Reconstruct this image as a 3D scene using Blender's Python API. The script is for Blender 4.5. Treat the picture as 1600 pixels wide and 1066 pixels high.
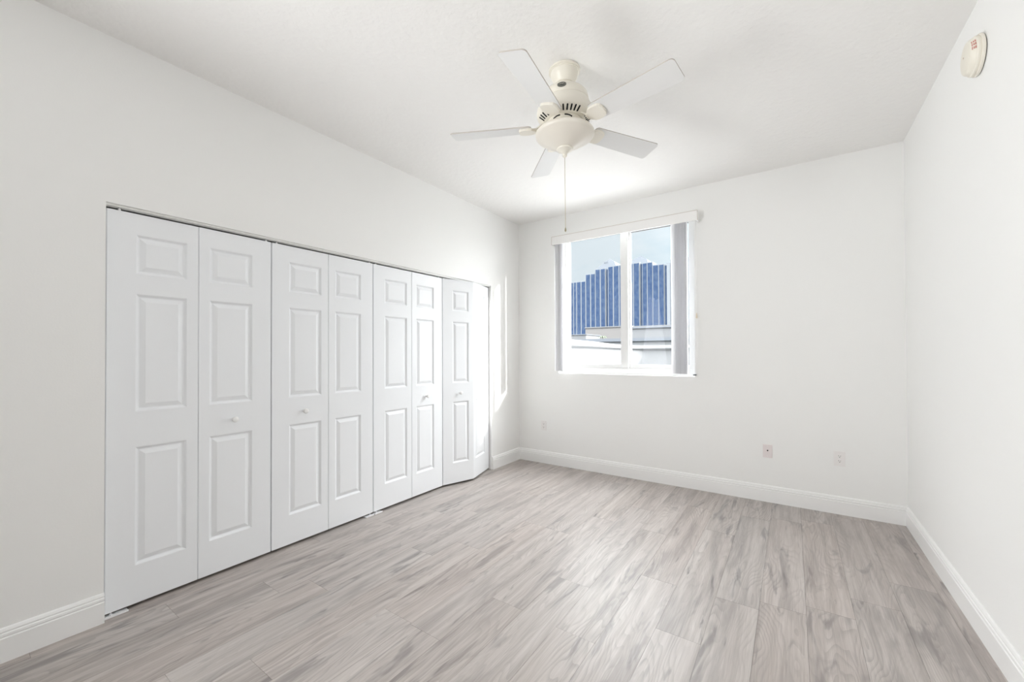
import bpy, bmesh, math, random
from mathutils import Vector, Matrix
random.seed(7)
PI = math.pi
SC = bpy.context.scene
COL = SC.collection
for o in list(bpy.data.objects):
    bpy.data.objects.remove(o, do_unlink=True)

# ------------------------------------------------------------------ room size
L, R, D, H, F = -2.7677, 0.7038, 4.1743, 2.88, -1.40     # left, right, back, ceiling height, front wall
CAM_H = 1.3001

# ------------------------------------------------------------------ camera
cd = bpy.data.cameras.new('camera')
cam = bpy.data.objects.new('camera', cd)
COL.objects.link(cam)
cd.sensor_width = 36.0
cd.lens = 635.1468 / 1600 * 36.0
cd.shift_y = 12.474 / 1600
cd.clip_start = 0.02
cd.clip_end = 1000
yaw, pit, rol = 0.6031, 0.0096, -0.0040
cam.matrix_world = (Matrix.Translation((0, 0, CAM_H)) @ Matrix.Rotation(yaw, 4, 'Z')
                    @ Matrix.Rotation(PI / 2 + pit, 4, 'X') @ Matrix.Rotation(rol, 4, 'Z'))
SC.camera = cam

# ------------------------------------------------------------------ view transform
SC.view_settings.view_transform = 'Standard'
SC.view_settings.look = 'None'
SC.view_settings.exposure = 0.0
SC.view_settings.gamma = 1.0
SC.view_settings.use_curve_mapping = False
SC.cycles.max_bounces = 14
SC.cycles.diffuse_bounces = 10
SC.cycles.transparent_max_bounces = 16
SC.cycles.caustics_reflective = False
SC.cycles.caustics_refractive = False

# ------------------------------------------------------------------ sky
world = bpy.data.worlds.new('sky')
SC.world = world
world.use_nodes = True
nt = world.node_tree
nt.nodes.clear()
def N(tree, kind, **kw):
    n = tree.nodes.new(kind)
    for k, v in kw.items():
        if k in n.inputs.keys() if hasattr(n.inputs, 'keys') else False:
            n.inputs[k].default_value = v
        else:
            setattr(n, k, v)
    return n
tc = N(nt, 'ShaderNodeTexCoord')
mp = N(nt, 'ShaderNodeMapping')
mp.inputs['Scale'].default_value = (1.6, 1.6, 4.0)
mp.inputs['Location'].default_value = (0.35, 0.1, 0.3)
nz = N(nt, 'ShaderNodeTexNoise')
nz.inputs['Scale'].default_value = 2.1
nz.inputs['Detail'].default_value = 5
rp = N(nt, 'ShaderNodeValToRGB')
rp.color_ramp.elements[0].position = 0.36
rp.color_ramp.elements[0].color = (0.58, 0.80, 0.93, 1)
rp.color_ramp.elements[1].position = 0.62
rp.color_ramp.elements[1].color = (0.90, 0.98, 1.04, 1)
sep = N(nt, 'ShaderNodeSeparateXYZ')
hz = N(nt, 'ShaderNodeValToRGB')                      # haze whitens the sky towards the horizon
hz.color_ramp.elements[0].position = 0.0
hz.color_ramp.elements[0].color = (1, 1, 1, 1)
hz.color_ramp.elements[1].position = 0.22
hz.color_ramp.elements[1].color = (0, 0, 0, 1)
mx = N(nt, 'ShaderNodeMix', data_type='RGBA')
mx.inputs['B'].default_value if False else None
bg = N(nt, 'ShaderNodeBackground')
SKY = 0.85
bg.inputs['Strength'].default_value = SKY
wo = N(nt, 'ShaderNodeOutputWorld')
lk = nt.links.new
lk(tc.outputs['Generated'], mp.inputs['Vector'])
lk(mp.outputs['Vector'], nz.inputs['Vector'])
lk(nz.outputs['Fac'], rp.inputs['Fac'])
lk(tc.outputs['Generated'], sep.inputs['Vector'])
lk(sep.outputs['Z'], hz.inputs['Fac'])
lk(hz.outputs['Color'], mx.inputs['Factor'])
lk(rp.outputs['Color'], mx.inputs['A'])
mx.inputs['B'].default_value = (0.82, 0.95, 1.03, 1)
lk(mx.outputs['Result'], bg.inputs['Color'])
# glow added to the sky right of the view, to brighten the room
GLOW = 14.0
dt = N(nt, 'ShaderNodeVectorMath', operation='DOT_PRODUCT')
dt.inputs[1].default_value = Vector((0.75, 0.60, 0.30)).normalized()
mm = N(nt, 'ShaderNodeMath', operation='MAXIMUM')
mm.inputs[1].default_value = 0.0
pw_ = N(nt, 'ShaderNodeMath', operation='POWER')
pw_.inputs[1].default_value = 6.0
ml = N(nt, 'ShaderNodeMath', operation='MULTIPLY')
ml.inputs[1].default_value = GLOW
bg2 = N(nt, 'ShaderNodeBackground')
bg2.inputs['Color'].default_value = (0.985, 0.985, 1.0, 1)
ads = N(nt, 'ShaderNodeAddShader')
lk(tc.outputs['Generated'], dt.inputs[0])
lk(dt.outputs['Value'], mm.inputs[0])
lk(mm.outputs[0], pw_.inputs[0])
lk(pw_.outputs[0], ml.inputs[0])
# sky above the view boosted too, added to strengthen the window light
ZEN = 14.8
zr = N(nt, 'ShaderNodeMapRange', interpolation_type='SMOOTHSTEP')
zr.inputs['From Min'].default_value = 0.33
zr.inputs['From Max'].default_value = 0.60
zr.inputs['To Max'].default_value = ZEN
az = N(nt, 'ShaderNodeMath', operation='ADD')
lk(sep.outputs['Z'], zr.inputs['Value'])
lk(ml.outputs[0], az.inputs[0])
lk(zr.outputs['Result'], az.inputs[1])
lk(az.outputs[0], bg2.inputs['Strength'])
lk(bg.outputs['Background'], ads.inputs[0])
lk(bg2.outputs['Background'], ads.inputs[1])
lk(ads.outputs['Shader'], wo.inputs['Surface'])

# ------------------------------------------------------------------ sun, window portal and added fill
sd = bpy.data.lights.new('sun', 'SUN')
sun = bpy.data.objects.new('sun', sd)
COL.objects.link(sun)
sd.energy = 7.5
sd.angle = math.radians(2.5)
sd.color = (1.0, 0.96, 0.90)
sun.rotation_euler = Vector((-1.0, -0.50, -0.46)).to_track_quat('-Z', 'Y').to_euler()
sun.location = (6, 9, 8)

def area(name, loc, direction, sx, sy, power, color=(1, 1, 1), portal=False):
    ld = bpy.data.lights.new(name, 'AREA')
    ld.shape = 'RECTANGLE'
    ld.size, ld.size_y = sx, sy
    ld.energy = power
    ld.color = color
    o = bpy.data.objects.new(name, ld)
    COL.objects.link(o)
    o.location = loc
    o.rotation_euler = Vector(direction).to_track_quat('-Z', 'Y').to_euler()
    if portal:
        ld.cycles.is_portal = True
    return o
area('window_portal', (-1.49, D + 0.215, 1.83), (0, -1, 0), 1.5, 1.55, 1, portal=True)
# added fill lamp behind the camera, standing free in the closed room
dl = area('fill_light', (L + 0.10, -0.80, 1.50), (1.0, 0.76, 0.25), 0.8, 2.2, 58, (0.98, 0.995, 1.0))
dl.data.spread = math.radians(110)

# ------------------------------------------------------------------ materials
def mat(name, color, rough=0.5, spec=0.5, metal=0.0, bump=None):
    m = bpy.data.materials.new(name)
    m.use_nodes = True
    t = m.node_tree
    b = t.nodes['Principled BSDF']
    b.inputs['Base Color'].default_value = (*color, 1)
    b.inputs['Roughness'].default_value = rough
    b.inputs['Specular IOR Level'].default_value = spec
    b.inputs['Metallic'].default_value = metal
    if bump:
        scale, strength, dist, stretch = bump
        c = t.nodes.new('ShaderNodeTexCoord')
        mpn = t.nodes.new('ShaderNodeMapping')
        mpn.inputs['Scale'].default_value = stretch
        n = t.nodes.new('ShaderNodeTexNoise')
        n.inputs['Scale'].default_value = scale
        n.inputs['Detail'].default_value = 4
        bp = t.nodes.new('ShaderNodeBump')
        bp.inputs['Strength'].default_value = strength
        bp.inputs['Distance'].default_value = dist
        t.links.new(c.outputs['Object'], mpn.inputs['Vector'])
        t.links.new(mpn.outputs['Vector'], n.inputs['Vector'])
        t.links.new(n.outputs['Fac'], bp.inputs['Height'])
        t.links.new(bp.outputs['Normal'], b.inputs['Normal'])
    return m

M = {}
M['wall'] = mat('wall_paint', (0.86, 0.86, 0.85), 0.62, 0.3, bump=(130, 0.12, 0.002, (1, 1, 1)))
M['ceiling'] = mat('ceiling_paint', (0.86, 0.852, 0.84), 0.8, 0.2, bump=(30, 0.55, 0.008, (1, 1, 1)))
M['trim'] = mat('trim_paint', (0.87, 0.87, 0.865), 0.38, 0.5)
M['door'] = mat('door_paint', (0.85, 0.867, 0.89), 0.42, 0.45, bump=(60, 0.10, 0.0015, (14, 14, 0.6)))
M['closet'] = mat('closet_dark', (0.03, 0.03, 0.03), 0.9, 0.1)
M['track'] = mat('track_enamel', (0.80, 0.80, 0.78), 0.35, 0.5)
M['steel'] = mat('bright_steel', (0.85, 0.85, 0.86), 0.28, 0.5, 0.6)
M['vinyl'] = mat('window_vinyl', (0.76, 0.76, 0.757), 0.4, 0.4)
M['gasket'] = mat('window_gasket', (0.20, 0.20, 0.20), 0.7)
M['slat'] = mat('blind_slat', (0.85, 0.85, 0.86), 0.45, 0.4)
_t = M['slat'].node_tree
_b = _t.nodes['Principled BSDF']
_tl = _t.nodes.new('ShaderNodeBsdfTranslucent'); _tl.inputs['Color'].default_value = (0.86, 0.86, 0.875, 1)
_m = _t.nodes.new('ShaderNodeMixShader'); _m.inputs['Fac'].default_value = 0.5
_t.links.new(_b.outputs['BSDF'], _m.inputs[1]); _t.links.new(_tl.outputs['BSDF'], _m.inputs[2])
_t.links.new(_m.outputs['Shader'], _t.nodes['Material Output'].inputs['Surface'])
M['valance'] = mat('blind_valance', (0.86, 0.855, 0.845), 0.42, 0.4)
M['edge'] = mat('valance_shadow_line', (0.60, 0.55, 0.50), 0.5)  # beige that draws the shadow gaps around the valance
M['ivory'] = mat('fan_ivory', (0.79, 0.755, 0.675), 0.35, 0.5)
M['blade'] = mat('fan_blade', (0.75, 0.75, 0.745), 0.33, 0.5)
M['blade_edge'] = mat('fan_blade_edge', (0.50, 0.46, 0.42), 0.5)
M['bowl'] = mat('frosted_glass', (0.75, 0.71, 0.64), 0.3, 0.5, bump=(8, 0.1, 0.004, (1, 1, 1)))
M['black'] = mat('dark_opening', (0.02, 0.02, 0.02), 0.7, 0.2)
M['badge'] = mat('badge_dark', (0.035, 0.04, 0.035), 0.35)
M['badge_mark'] = mat('badge_mark', (0.55, 0.53, 0.46), 0.35)
M['brass'] = mat('chain_metal', (0.62, 0.56, 0.44), 0.35, 0.5, 0.7)
M['pull'] = mat('chain_pull', (0.30, 0.26, 0.16), 0.45)
M['detector'] = mat('detector_plastic', (0.80, 0.765, 0.68), 0.42)
M['red'] = mat('red_print', (0.55, 0.24, 0.20), 0.5)
M['led'] = mat('indicator_window', (0.42, 0.26, 0.20), 0.3)
M['plate'] = mat('plate_plastic', (0.825, 0.805, 0.795), 0.35)
M['plate_pink'] = mat('plate_faded', (0.78, 0.72, 0.715), 0.4)
M['slot'] = mat('socket_slot', (0.05, 0.045, 0.04), 0.6)
M['bracket'] = mat('bracket_enamel', (0.88, 0.88, 0.89), 0.3)
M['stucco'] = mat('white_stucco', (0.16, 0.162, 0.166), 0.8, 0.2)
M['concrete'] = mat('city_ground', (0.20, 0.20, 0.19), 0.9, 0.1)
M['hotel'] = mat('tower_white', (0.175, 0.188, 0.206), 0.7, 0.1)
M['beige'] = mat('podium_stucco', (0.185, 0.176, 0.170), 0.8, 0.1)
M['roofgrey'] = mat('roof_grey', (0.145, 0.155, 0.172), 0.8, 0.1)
M['tile'] = mat('terrace_tile', (0.46, 0.46, 0.455), 0.7, 0.2)
M['leaf'] = mat('leaf_green', (0.05, 0.085, 0.03), 0.6)
M['bark'] = mat('palm_bark', (0.08, 0.07, 0.06), 0.8)
M['tassel'] = mat('cord_tassel', (0.72, 0.62, 0.48), 0.5)

def tower_glass():
    m = bpy.data.materials.new('tower_glass')
    m.use_nodes = True
    t = m.node_tree
    b = t.nodes['Principled BSDF']
    c = t.nodes.new('ShaderNodeTexCoord')
    br = t.nodes.new('ShaderNodeTexBrick')
    br.offset = 0
    br.inputs['Scale'].default_value = 1.0
    br.inputs['Brick Width'].default_value = 0.62
    br.inputs['Row Height'].default_value = 0.42
    br.inputs['Mortar Size'].default_value = 0.03
    br.inputs['Color1'].default_value = (0.022, 0.039, 0.082, 1)
    br.inputs['Color2'].default_value = (0.039, 0.061, 0.117, 1)
    br.inputs['Mortar'].default_value = (0.047, 0.069, 0.111, 1)
    mpn = t.nodes.new('ShaderNodeMapping')
    mpn.inputs['Rotation'].default_value = (PI / 2, 0, 0)
    t.links.new(c.outputs['Object'], mpn.inputs['Vector'])
    t.links.new(mpn.outputs['Vector'], br.inputs['Vector'])
    n = t.nodes.new('ShaderNodeTexNoise')
    n.inputs['Scale'].default_value = 0.9
    n.inputs['Detail'].default_value = 5
    t.links.new(c.outputs['Object'], n.inputs['Vector'])
    r = t.nodes.new('ShaderNodeValToRGB')
    r.color_ramp.elements[0].position = 0.40
    r.color_ramp.elements[0].color = (0.022, 0.041, 0.089, 1)
    r.color_ramp.elements[1].position = 0.72
    r.color_ramp.elements[1].color = (0.074, 0.096, 0.132, 1)
    t.links.new(n.outputs['Fac'], r.inputs['Fac'])
    mxn = t.nodes.new('ShaderNodeMix')
    mxn.data_type = 'RGBA'
    mxn.inputs['Factor'].default_value = 0.5
    t.links.new(br.outputs['Color'], mxn.inputs['A'])
    t.links.new(r.outputs['Color'], mxn.inputs['B'])
    t.links.new(mxn.outputs['Result'], b.inputs['Base Color'])
    b.inputs['Roughness'].default_value = 0.5
    b.inputs['Specular IOR Level'].default_value = 0.05
    return m
M['towerglass'] = tower_glass()

def pane_glass():
    m = bpy.data.materials.new('pane_glass')
    m.use_nodes = True
    t = m.node_tree
    t.nodes.clear()
    o = t.nodes.new('ShaderNodeOutputMaterial')
    tr = t.nodes.new('ShaderNodeBsdfTransparent')
    tr.inputs['Color'].default_value = (0.97, 0.985, 0.985, 1)
    g = t.nodes.new('ShaderNodeBsdfGlossy')
    g.inputs['Roughness'].default_value = 0.02
    lw = t.nodes.new('ShaderNodeLayerWeight')
    lw.inputs['Blend'].default_value = 0.5
    pw = t.nodes.new('ShaderNodeMath'); pw.operation = 'POWER'; pw.inputs[1].default_value = 5
    fr = t.nodes.new('ShaderNodeMath'); fr.operation = 'MULTIPLY_ADD'
    fr.inputs[1].default_value = 0.35; fr.inputs[2].default_value = 0.004
    t.links.new(lw.outputs['Facing'], pw.inputs[0]); t.links.new(pw.outputs[0], fr.inputs[0])
    ms = t.nodes.new('ShaderNodeMixShader')
    t.links.new(fr.outputs[0], ms.inputs['Fac'])
    t.links.new(tr.outputs['BSDF'], ms.inputs[1])
    t.links.new(g.outputs['BSDF'], ms.inputs[2])
    t.links.new(ms.outputs['Shader'], o.inputs['Surface'])
    return m
M['glass'] = pane_glass()

def laminate():
    """grey oak laminate: grain runs along each plank (v), every plank has its own random offset and tone"""
    m = bpy.data.materials.new('grey_oak_laminate')
    m.use_nodes = True
    t = m.node_tree
    b = t.nodes['Principled BSDF']
    nd, ln = t.nodes.new, t.links.new
    uv = nd('ShaderNodeUVMap'); uv.uv_map = 'plank_uv'
    at = nd('ShaderNodeAttribute'); at.attribute_name = 'plank_seed'
    sc = nd('ShaderNodeVectorMath'); sc.operation = 'MULTIPLY'; sc.inputs[1].default_value = (17.3, 31.7, 11.1)
    ad = nd('ShaderNodeVectorMath'); ad.operation = 'ADD'
    ln(at.outputs['Vector'], sc.inputs[0]); ln(sc.outputs[0], ad.inputs[0]); ln(uv.outputs['UV'], ad.inputs[1])
    def noise(stretch, detail, rough=0.5, dist=0.0, off=(0, 0, 0)):
        mpn = nd('ShaderNodeMapping'); mpn.inputs['Scale'].default_value = stretch; mpn.inputs['Location'].default_value = off
        n = nd('ShaderNodeTexNoise'); n.inputs['Scale'].default_value = 1.0
        n.inputs['Detail'].default_value = detail; n.inputs['Roughness'].default_value = rough; n.inputs['Distortion'].default_value = dist
        ln(ad.outputs[0], mpn.inputs['Vector']); ln(mpn.outputs['Vector'], n.inputs['Vector'])
        return n.outputs['Fac']
    def math_(op, a, bb, c=None):
        n = nd('ShaderNodeMath'); n.operation = op
        for i, v in enumerate((a, bb, c)):
            if v is None: continue
            if isinstance(v, (int, float)): n.inputs[i].default_value = v
            else: ln(v, n.inputs[i])
        return n.outputs[0]
    def ramp(fac, p0, p1, c0=0.0, c1=1.0):
        n = nd('ShaderNodeMapRange'); n.interpolation_type = 'SMOOTHSTEP'
        n.inputs['From Min'].default_value = p0; n.inputs['From Max'].default_value = p1
        n.inputs['To Min'].default_value = c0; n.inputs['To Max'].default_value = c1
        ln(fac, n.inputs['Value']); return n.outputs['Result']
    def mix(fac, a, bb):
        n = nd('ShaderNodeMix'); n.data_type = 'RGBA'
        if isinstance(fac, (int, float)): n.inputs['Factor'].default_value = fac
        else: ln(fac, n.inputs['Factor'])
        for key, v in (('A', a), ('B', bb)):
            if isinstance(v, tuple): n.inputs[key].default_value = (*v, 1)
            else: ln(v, n.inputs[key])
        return n.outputs['Result']
    su = nd('ShaderNodeSeparateXYZ'); ln(ad.outputs[0], su.inputs[0])
    swirl = noise((5.0, 0.85, 1.0), 2, 0.45, 0.25)
    swirl2 = noise((13.0, 2.6, 1.0), 1, 0.5, 0.3, (4, 2, 6))
    field = math_('ADD', math_('MULTIPLY', su.outputs['X'], 38.0), math_('ADD', math_('MULTIPLY', swirl, 22.0), math_('MULTIPLY', swirl2, 5.0)))
    saw = math_('FRACT', field, 0)
    lines = ramp(saw, 0.35, 0.98)
    lines = math_('MULTIPLY', lines, ramp(saw, 1.0, 0.97))
    ringmask = ramp(noise((7.0, 1.0, 1.0), 2, 0.5, 0.0, (5, 3, 2)), 0.40, 0.62, 0.25, 1.0)
    fibre = noise((230.0, 5.0, 1.0), 3, 0.6)
    streak = noise((30.0, 0.9, 1.0), 3, 0.55)
    cloud = noise((10.0, 1.3, 1.0), 4, 0.6, 0.5, (2, 9, 4))
    patch = ramp(noise((14.0, 2.1, 1.0), 3, 0.6, 0.9, (9, 1, 7)), 0.555, 0.70)
    knot = ramp(noise((24.0, 7.0, 1.0), 2, 0.5, 0.7, (3, 8, 1)), 0.60, 0.74)
    base = mix(ramp(streak, 0.32, 0.68), (0.405, 0.362, 0.335), (0.520, 0.478, 0.450))
    base = mix(math_('MULTIPLY', ramp(cloud, 0.44, 0.68), 0.70), base, (0.265, 0.235, 0.220))
    base = mix(math_('MULTIPLY', ramp(cloud, 0.42, 0.26), 0.45), base, (0.640, 0.600, 0.570))
    base = mix(math_('MULTIPLY', math_('MULTIPLY', lines, ringmask), 0.42), base, (0.215, 0.188, 0.174))
    base = mix(math_('MULTIPLY', ramp(fibre, 0.50, 0.74), 0.34), base, (0.23, 0.205, 0.192))
    base = mix(math_('MULTIPLY', ramp(fibre, 0.46, 0.24), 0.34), base, (0.70, 0.665, 0.635))
    base = mix(math_('MULTIPLY', patch, 0.66), base, (0.155, 0.140, 0.136))
    base = mix(math_('MULTIPLY', math_('MULTIPLY', knot, patch), 0.6), base, (0.085, 0.078, 0.076))
    sp = nd('ShaderNodeSeparateXYZ'); ln(at.outputs['Vector'], sp.inputs[0])
    base = mix(math_('MULTIPLY', sp.outputs['X'], 0.17), base, (0.50, 0.405, 0.365))
    base = mix(math_('MULTIPLY', sp.outputs['Y'], 0.15), base, (0.46, 0.46, 0.465))
    ln(base, b.inputs['Base Color'])
    ln(ramp(fibre, 0.2, 0.8, 0.34, 0.46), b.inputs['Roughness'])
    b.inputs['Specular IOR Level'].default_value = 0.55
    bp = nd('ShaderNodeBump'); bp.inputs['Strength'].default_value = 0.15; bp.inputs['Distance'].default_value = 0.001
    ln(fibre, bp.inputs['Height']); ln(bp.outputs['Normal'], b.inputs['Normal'])
    return m
M['laminate'] = laminate()

# ------------------------------------------------------------------ mesh helpers
def tag(o, label=None, cat=None, group=None, kind=None):
    if label: o['label'] = label
    if cat: o['category'] = cat
    if group: o['group'] = group
    if kind: o['kind'] = kind
    return o

def obj(name, bm, m, parent=None, smooth=False, angle=35):
    bmesh.ops.recalc_face_normals(bm, faces=bm.faces[:])
    me = bpy.data.meshes.new(name)
    bm.to_mesh(me)
    bm.free()
    for x in (m if isinstance(m, (list, tuple)) else [m]):
        me.materials.append(x)
    if smooth:
        for p in me.polygons: p.use_smooth = True
        try: me.set_sharp_from_angle(angle=math.radians(angle))
        except Exception: pass
    o = bpy.data.objects.new(name, me)
    COL.objects.link(o)
    if parent is not None: o.parent = parent
    return o

def empty(name, loc=(0, 0, 0), rz=0.0):
    o = bpy.data.objects.new(name, None)
    o.empty_display_size = 0.05
    COL.objects.link(o)
    o.location = loc
    o.rotation_euler = (0, 0, rz)
    return o

def box(bm, x0, x1, y0, y1, z0, z1, mi=0):
    v = [bm.verts.new((x, y, z)) for x in (x0, x1) for y in (y0, y1) for z in (z0, z1)]
    for q in ((0, 1, 3, 2), (4, 6, 7, 5), (0, 4, 5, 1), (2, 3, 7, 6), (0, 2, 6, 4), (1, 5, 7, 3)):
        f = bm.faces.new([v[i] for i in q]); f.material_index = mi
    return v

def bbox(x0, x1, y0, y1, z0, z1, bev=0.002, seg=2):
    bm = bmesh.new()
    box(bm, x0, x1, y0, y1, z0, z1)
    if bev:
        bmesh.ops.bevel(bm, geom=bm.edges[:], offset=bev, segments=seg, affect='EDGES', profile=0.5)
    return bm

def boxes(*bs, bev=0.0):
    bm = bmesh.new()
    for b in bs: box(bm, *b)
    if bev: bmesh.ops.bevel(bm, geom=bm.edges[:], offset=bev, segments=1, affect='EDGES')
    return bm

def lathe(bm, prof, seg=48, mtx=None, mi=0):
    rings = []
    for r, z in prof:
        if r < 1e-6: rings.append([bm.verts.new((0, 0, z))])
        else: rings.append([bm.verts.new((r * math.cos(2 * PI * i / seg), r * math.sin(2 * PI * i / seg), z)) for i in range(seg)])
    fs = []
    for a, b in zip(rings, rings[1:]):
        for i in range(seg):
            j = (i + 1) % seg
            if len(a) == 1 and len(b) == 1: continue
            if len(a) == 1: fs.append(bm.faces.new((a[0], b[i], b[j])))
            elif len(b) == 1: fs.append(bm.faces.new((a[i], a[j], b[0])))
            else: fs.append(bm.faces.new((a[i], a[j], b[j], b[i])))
    for f in fs: f.material_index = mi
    if mtx is not None:
        bmesh.ops.transform(bm, matrix=mtx, verts=[v for r in rings for v in r])
    return bm

def extrude_profile(prof, a, b, cap=True):
    """closed 2-D profile (out, z) swept from point a to b; 'out' is measured along the left normal of a->b"""
    a, b = Vector(a), Vector(b)
    d = (b - a).normalized()
    n = Vector((-d.y, d.x, 0))
    bm = bmesh.new()
    r0 = [bm.verts.new(a + n * o_ + Vector((0, 0, z))) for o_, z in prof]
    r1 = [bm.verts.new(b + n * o_ + Vector((0, 0, z))) for o_, z in prof]
    k = len(prof)
    for i in range(k):
        j = (i + 1) % k
        bm.faces.new((r0[i], r0[j], r1[j], r1[i]))
    if cap:
        bm.faces.new(r0[::-1]); bm.faces.new(r1)
    return bm

def prism(bm, pts, z0, z1, mi=0):
    a = [bm.verts.new((x, y, z0)) for x, y in pts]
    b = [bm.verts.new((x, y, z1)) for x, y in pts]
    k = len(pts)
    fs = [bm.faces.new((a[i], a[(i + 1) % k], b[(i + 1) % k], b[i])) for i in range(k)]
    f0 = bm.faces.new(a[::-1]); f1 = bm.faces.new(b)
    for f in fs + [f0, f1]: f.material_index = mi
    return f0, f1

def tube(bm, pts, r, seg=8, mi=0):
    pts = [Vector(p) for p in pts]
    rings = []
    for i, p in enumerate(pts):
        d = (pts[min(i + 1, len(pts) - 1)] - pts[max(i - 1, 0)]).normalized()
        u = d.orthogonal().normalized() if abs(d.z) < 0.99 else Vector((1, 0, 0))
        w = d.cross(u).normalized()
        rings.append([bm.verts.new(p + (u * math.cos(2 * PI * k / seg) + w * math.sin(2 * PI * k / seg)) * r) for k in range(seg)])
    for a, b in zip(rings, rings[1:]):
        for k in range(seg):
            bm.faces.new((a[k], a[(k + 1) % seg], b[(k + 1) % seg], b[k]))
    bm.faces.new(rings[0][::-1]); bm.faces.new(rings[-1])

# ================================================================== SETTING
T = 0.20                                                   # wall thickness
CY0, CY1, CZ = 0.5093, 3.6070, 2.0525                      # closet opening
WX0, WX1, WZ0, WZ1 = -2.222, -0.760, 1.066, 2.632          # window opening
S = lambda o: tag(o, kind='structure')

# floor: every plank is its own slab of the one floor mesh, with narrow seams between them
def build_floor():
    bm = bmesh.new()
    uvl = bm.loops.layers.uv.new('plank_uv')
    sl = bm.faces.layers.float_vector.new('plank_seed')
    PW, PL, gap = 0.196, 1.30, 0.00045
    known = {0: 1.970, -4: 1.728, -3: 2.100, -9: 1.271, -8: 1.867, -7: 0.800, -5: 1.337, 1: 2.400}
    rnd = random.Random(11)
    x_ref = -0.541
    k0 = math.floor((-3.40 - x_ref) / PW); k1 = math.ceil((R - x_ref) / PW)
    for k in range(k0, k1):
        xa, xb = max(x_ref + k * PW, -3.42), min(x_ref + (k + 1) * PW, R + 0.02)
        j0 = known.get(k, rnd.uniform(0, PL))
        y = j0 - PL * math.ceil((j0 - F) / PL)
        while y < D + 0.02:
            ya, yb = max(y, F - 0.02), min(y + PL, D + 0.02)
            seed = (rnd.random(), rnd.random(), rnd.random())
            if yb - ya > 0.01:
                n0 = len(bm.faces)
                box(bm, xa + gap, xb - gap, ya + gap, yb - gap, -0.008, 0.0)
                bm.faces.ensure_lookup_table()
                for f in bm.faces[n0:]:
                    f[sl] = seed
                    for lp in f.loops:
                        c = lp.vert.co
                        lp[uvl].uv = (c.x - (x_ref + k * PW), c.y - y)
            y += PL
    n0 = len(bm.faces)
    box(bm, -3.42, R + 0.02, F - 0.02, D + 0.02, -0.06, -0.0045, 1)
    return bm
S(obj('floor', build_floor(), [M['laminate'], M['closet']]))
S(obj('ceiling', boxes((-3.45, R + T, F - T, D + T, H, H + 0.12)), M['ceiling']))

S(obj('wall_left', boxes((L - 0.115, L, F - T, CY0, 0, H), (L - 0.115, L, CY1, D, 0, H), (L - 0.115, L, CY0, CY1, CZ, H)), M['wall']))
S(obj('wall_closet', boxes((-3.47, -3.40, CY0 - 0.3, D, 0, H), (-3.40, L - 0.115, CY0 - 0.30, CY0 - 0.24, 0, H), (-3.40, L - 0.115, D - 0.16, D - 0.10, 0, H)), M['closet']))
S(obj('wall_right', boxes((R, R + T, F - T, D + T, -0.05, H)), M['wall']))
S(obj('wall_back', boxes((-3.47, WX0, D, D + T, -0.05, H), (WX1, R, D, D + T, -0.05, H), (WX0, WX1, D, D + T, -0.05, WZ0), (WX0, WX1, D, D + T, WZ1, H)), M['wall']))
S(obj('wall_front', boxes((L - 0.115, R + T, F - T, F, -0.05, H)), M['wall']))

bb_prof = [(0, 0), (0.016, 0), (0.016, 0.100), (0.0125, 0.1035), (0.0125, 0.1065), (0.0155, 0.110), (0.0145, 0.119),
           (0.0105, 0.1225), (0.0105, 0.1255), (0.0115, 0.129), (0.007, 0.1385), (0.003, 0.1415), (0, 0.142)]
def baseboard(name, a, b):
    return S(obj(name, extrude_profile(bb_prof, a, b), M['trim'], smooth=True, angle=25))
baseboard('baseboard_left', (L, CY0, 0), (L, F, 0))
baseboard('baseboard_corner', (L, D, 0), (L, CY1 + 0.012, 0))
baseboard('baseboard_back', (R, D, 0), (L, D, 0))
baseboard('baseboard_right', (R, F, 0), (R, D, 0))

# ================================================================== WINDOW
win = S(empty('window_1', ((WX0 + WX1) / 2, D + 0.12, WZ0)))
def wpart(name, bm, m, parent=None, smooth=False):
    o = obj(name, bm, m, None, smooth)
    o.parent = parent or win
    if parent is None: o.matrix_parent_inverse = Matrix.Translation(-Vector(win.location))
    return o
yf, yb = D + 0.088, D + 0.165
ifr = 0.045
fr = bmesh.new()
box(fr, WX0, WX0 + ifr, yf, yb, WZ0, WZ1)
box(fr, WX1 - ifr, WX1, yf, yb, WZ0, WZ1)
box(fr, WX0 + ifr, WX1 - ifr, yf, yb, WZ1 - 0.014, WZ1)
box(fr, WX0 + ifr, WX1 - ifr, yf, yb, WZ0, WZ0 + 0.062)
wpart('window_frame', fr, M['vinyl'])
def sash(x0, x1, y0, y1, zb, rail):
    bm = bmesh.new()
    zt = WZ1 - 0.014
    zz = WZ0 + 0.062
    box(bm, x0, x0 + rail[0], y0, y1, zz, zt)
    box(bm, x1 - rail[1], x1, y0, y1, zz, zt)
    box(bm, x0 + rail[0], x1 - rail[1], y0, y1, zz, zb)
    box(bm, x0 + rail[0], x1 - rail[1], y0, y1, zt - 0.008, zt)
    return bm
sl_ = wpart('sash', sash(WX0 + ifr, -1.436, D + 0.098, D + 0.128, WZ0 + 0.105, (0.055, 0.082)), M['vinyl'])
sr_ = wpart('sash', sash(-1.500, WX1 - ifr, D + 0.130, D + 0.158, WZ0 + 0.105, (0.085, 0.030)), M['vinyl'])
def pane(x0, x1, y, par):
    wpart('pane', boxes((x0, x1, y, y + 0.004, WZ0 + 0.105, WZ1 - 0.022)), M['glass'], par)
    wpart('gasket', boxes((x0, x1, y - 0.012, y - 0.001, 2.583, 2.592)), M['gasket'], par)
pane(WX0 + ifr + 0.055, -1.518, D + 0.113, sl_)
pane(-1.415, WX1 - ifr - 0.030, D + 0.144, sr_)

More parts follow.
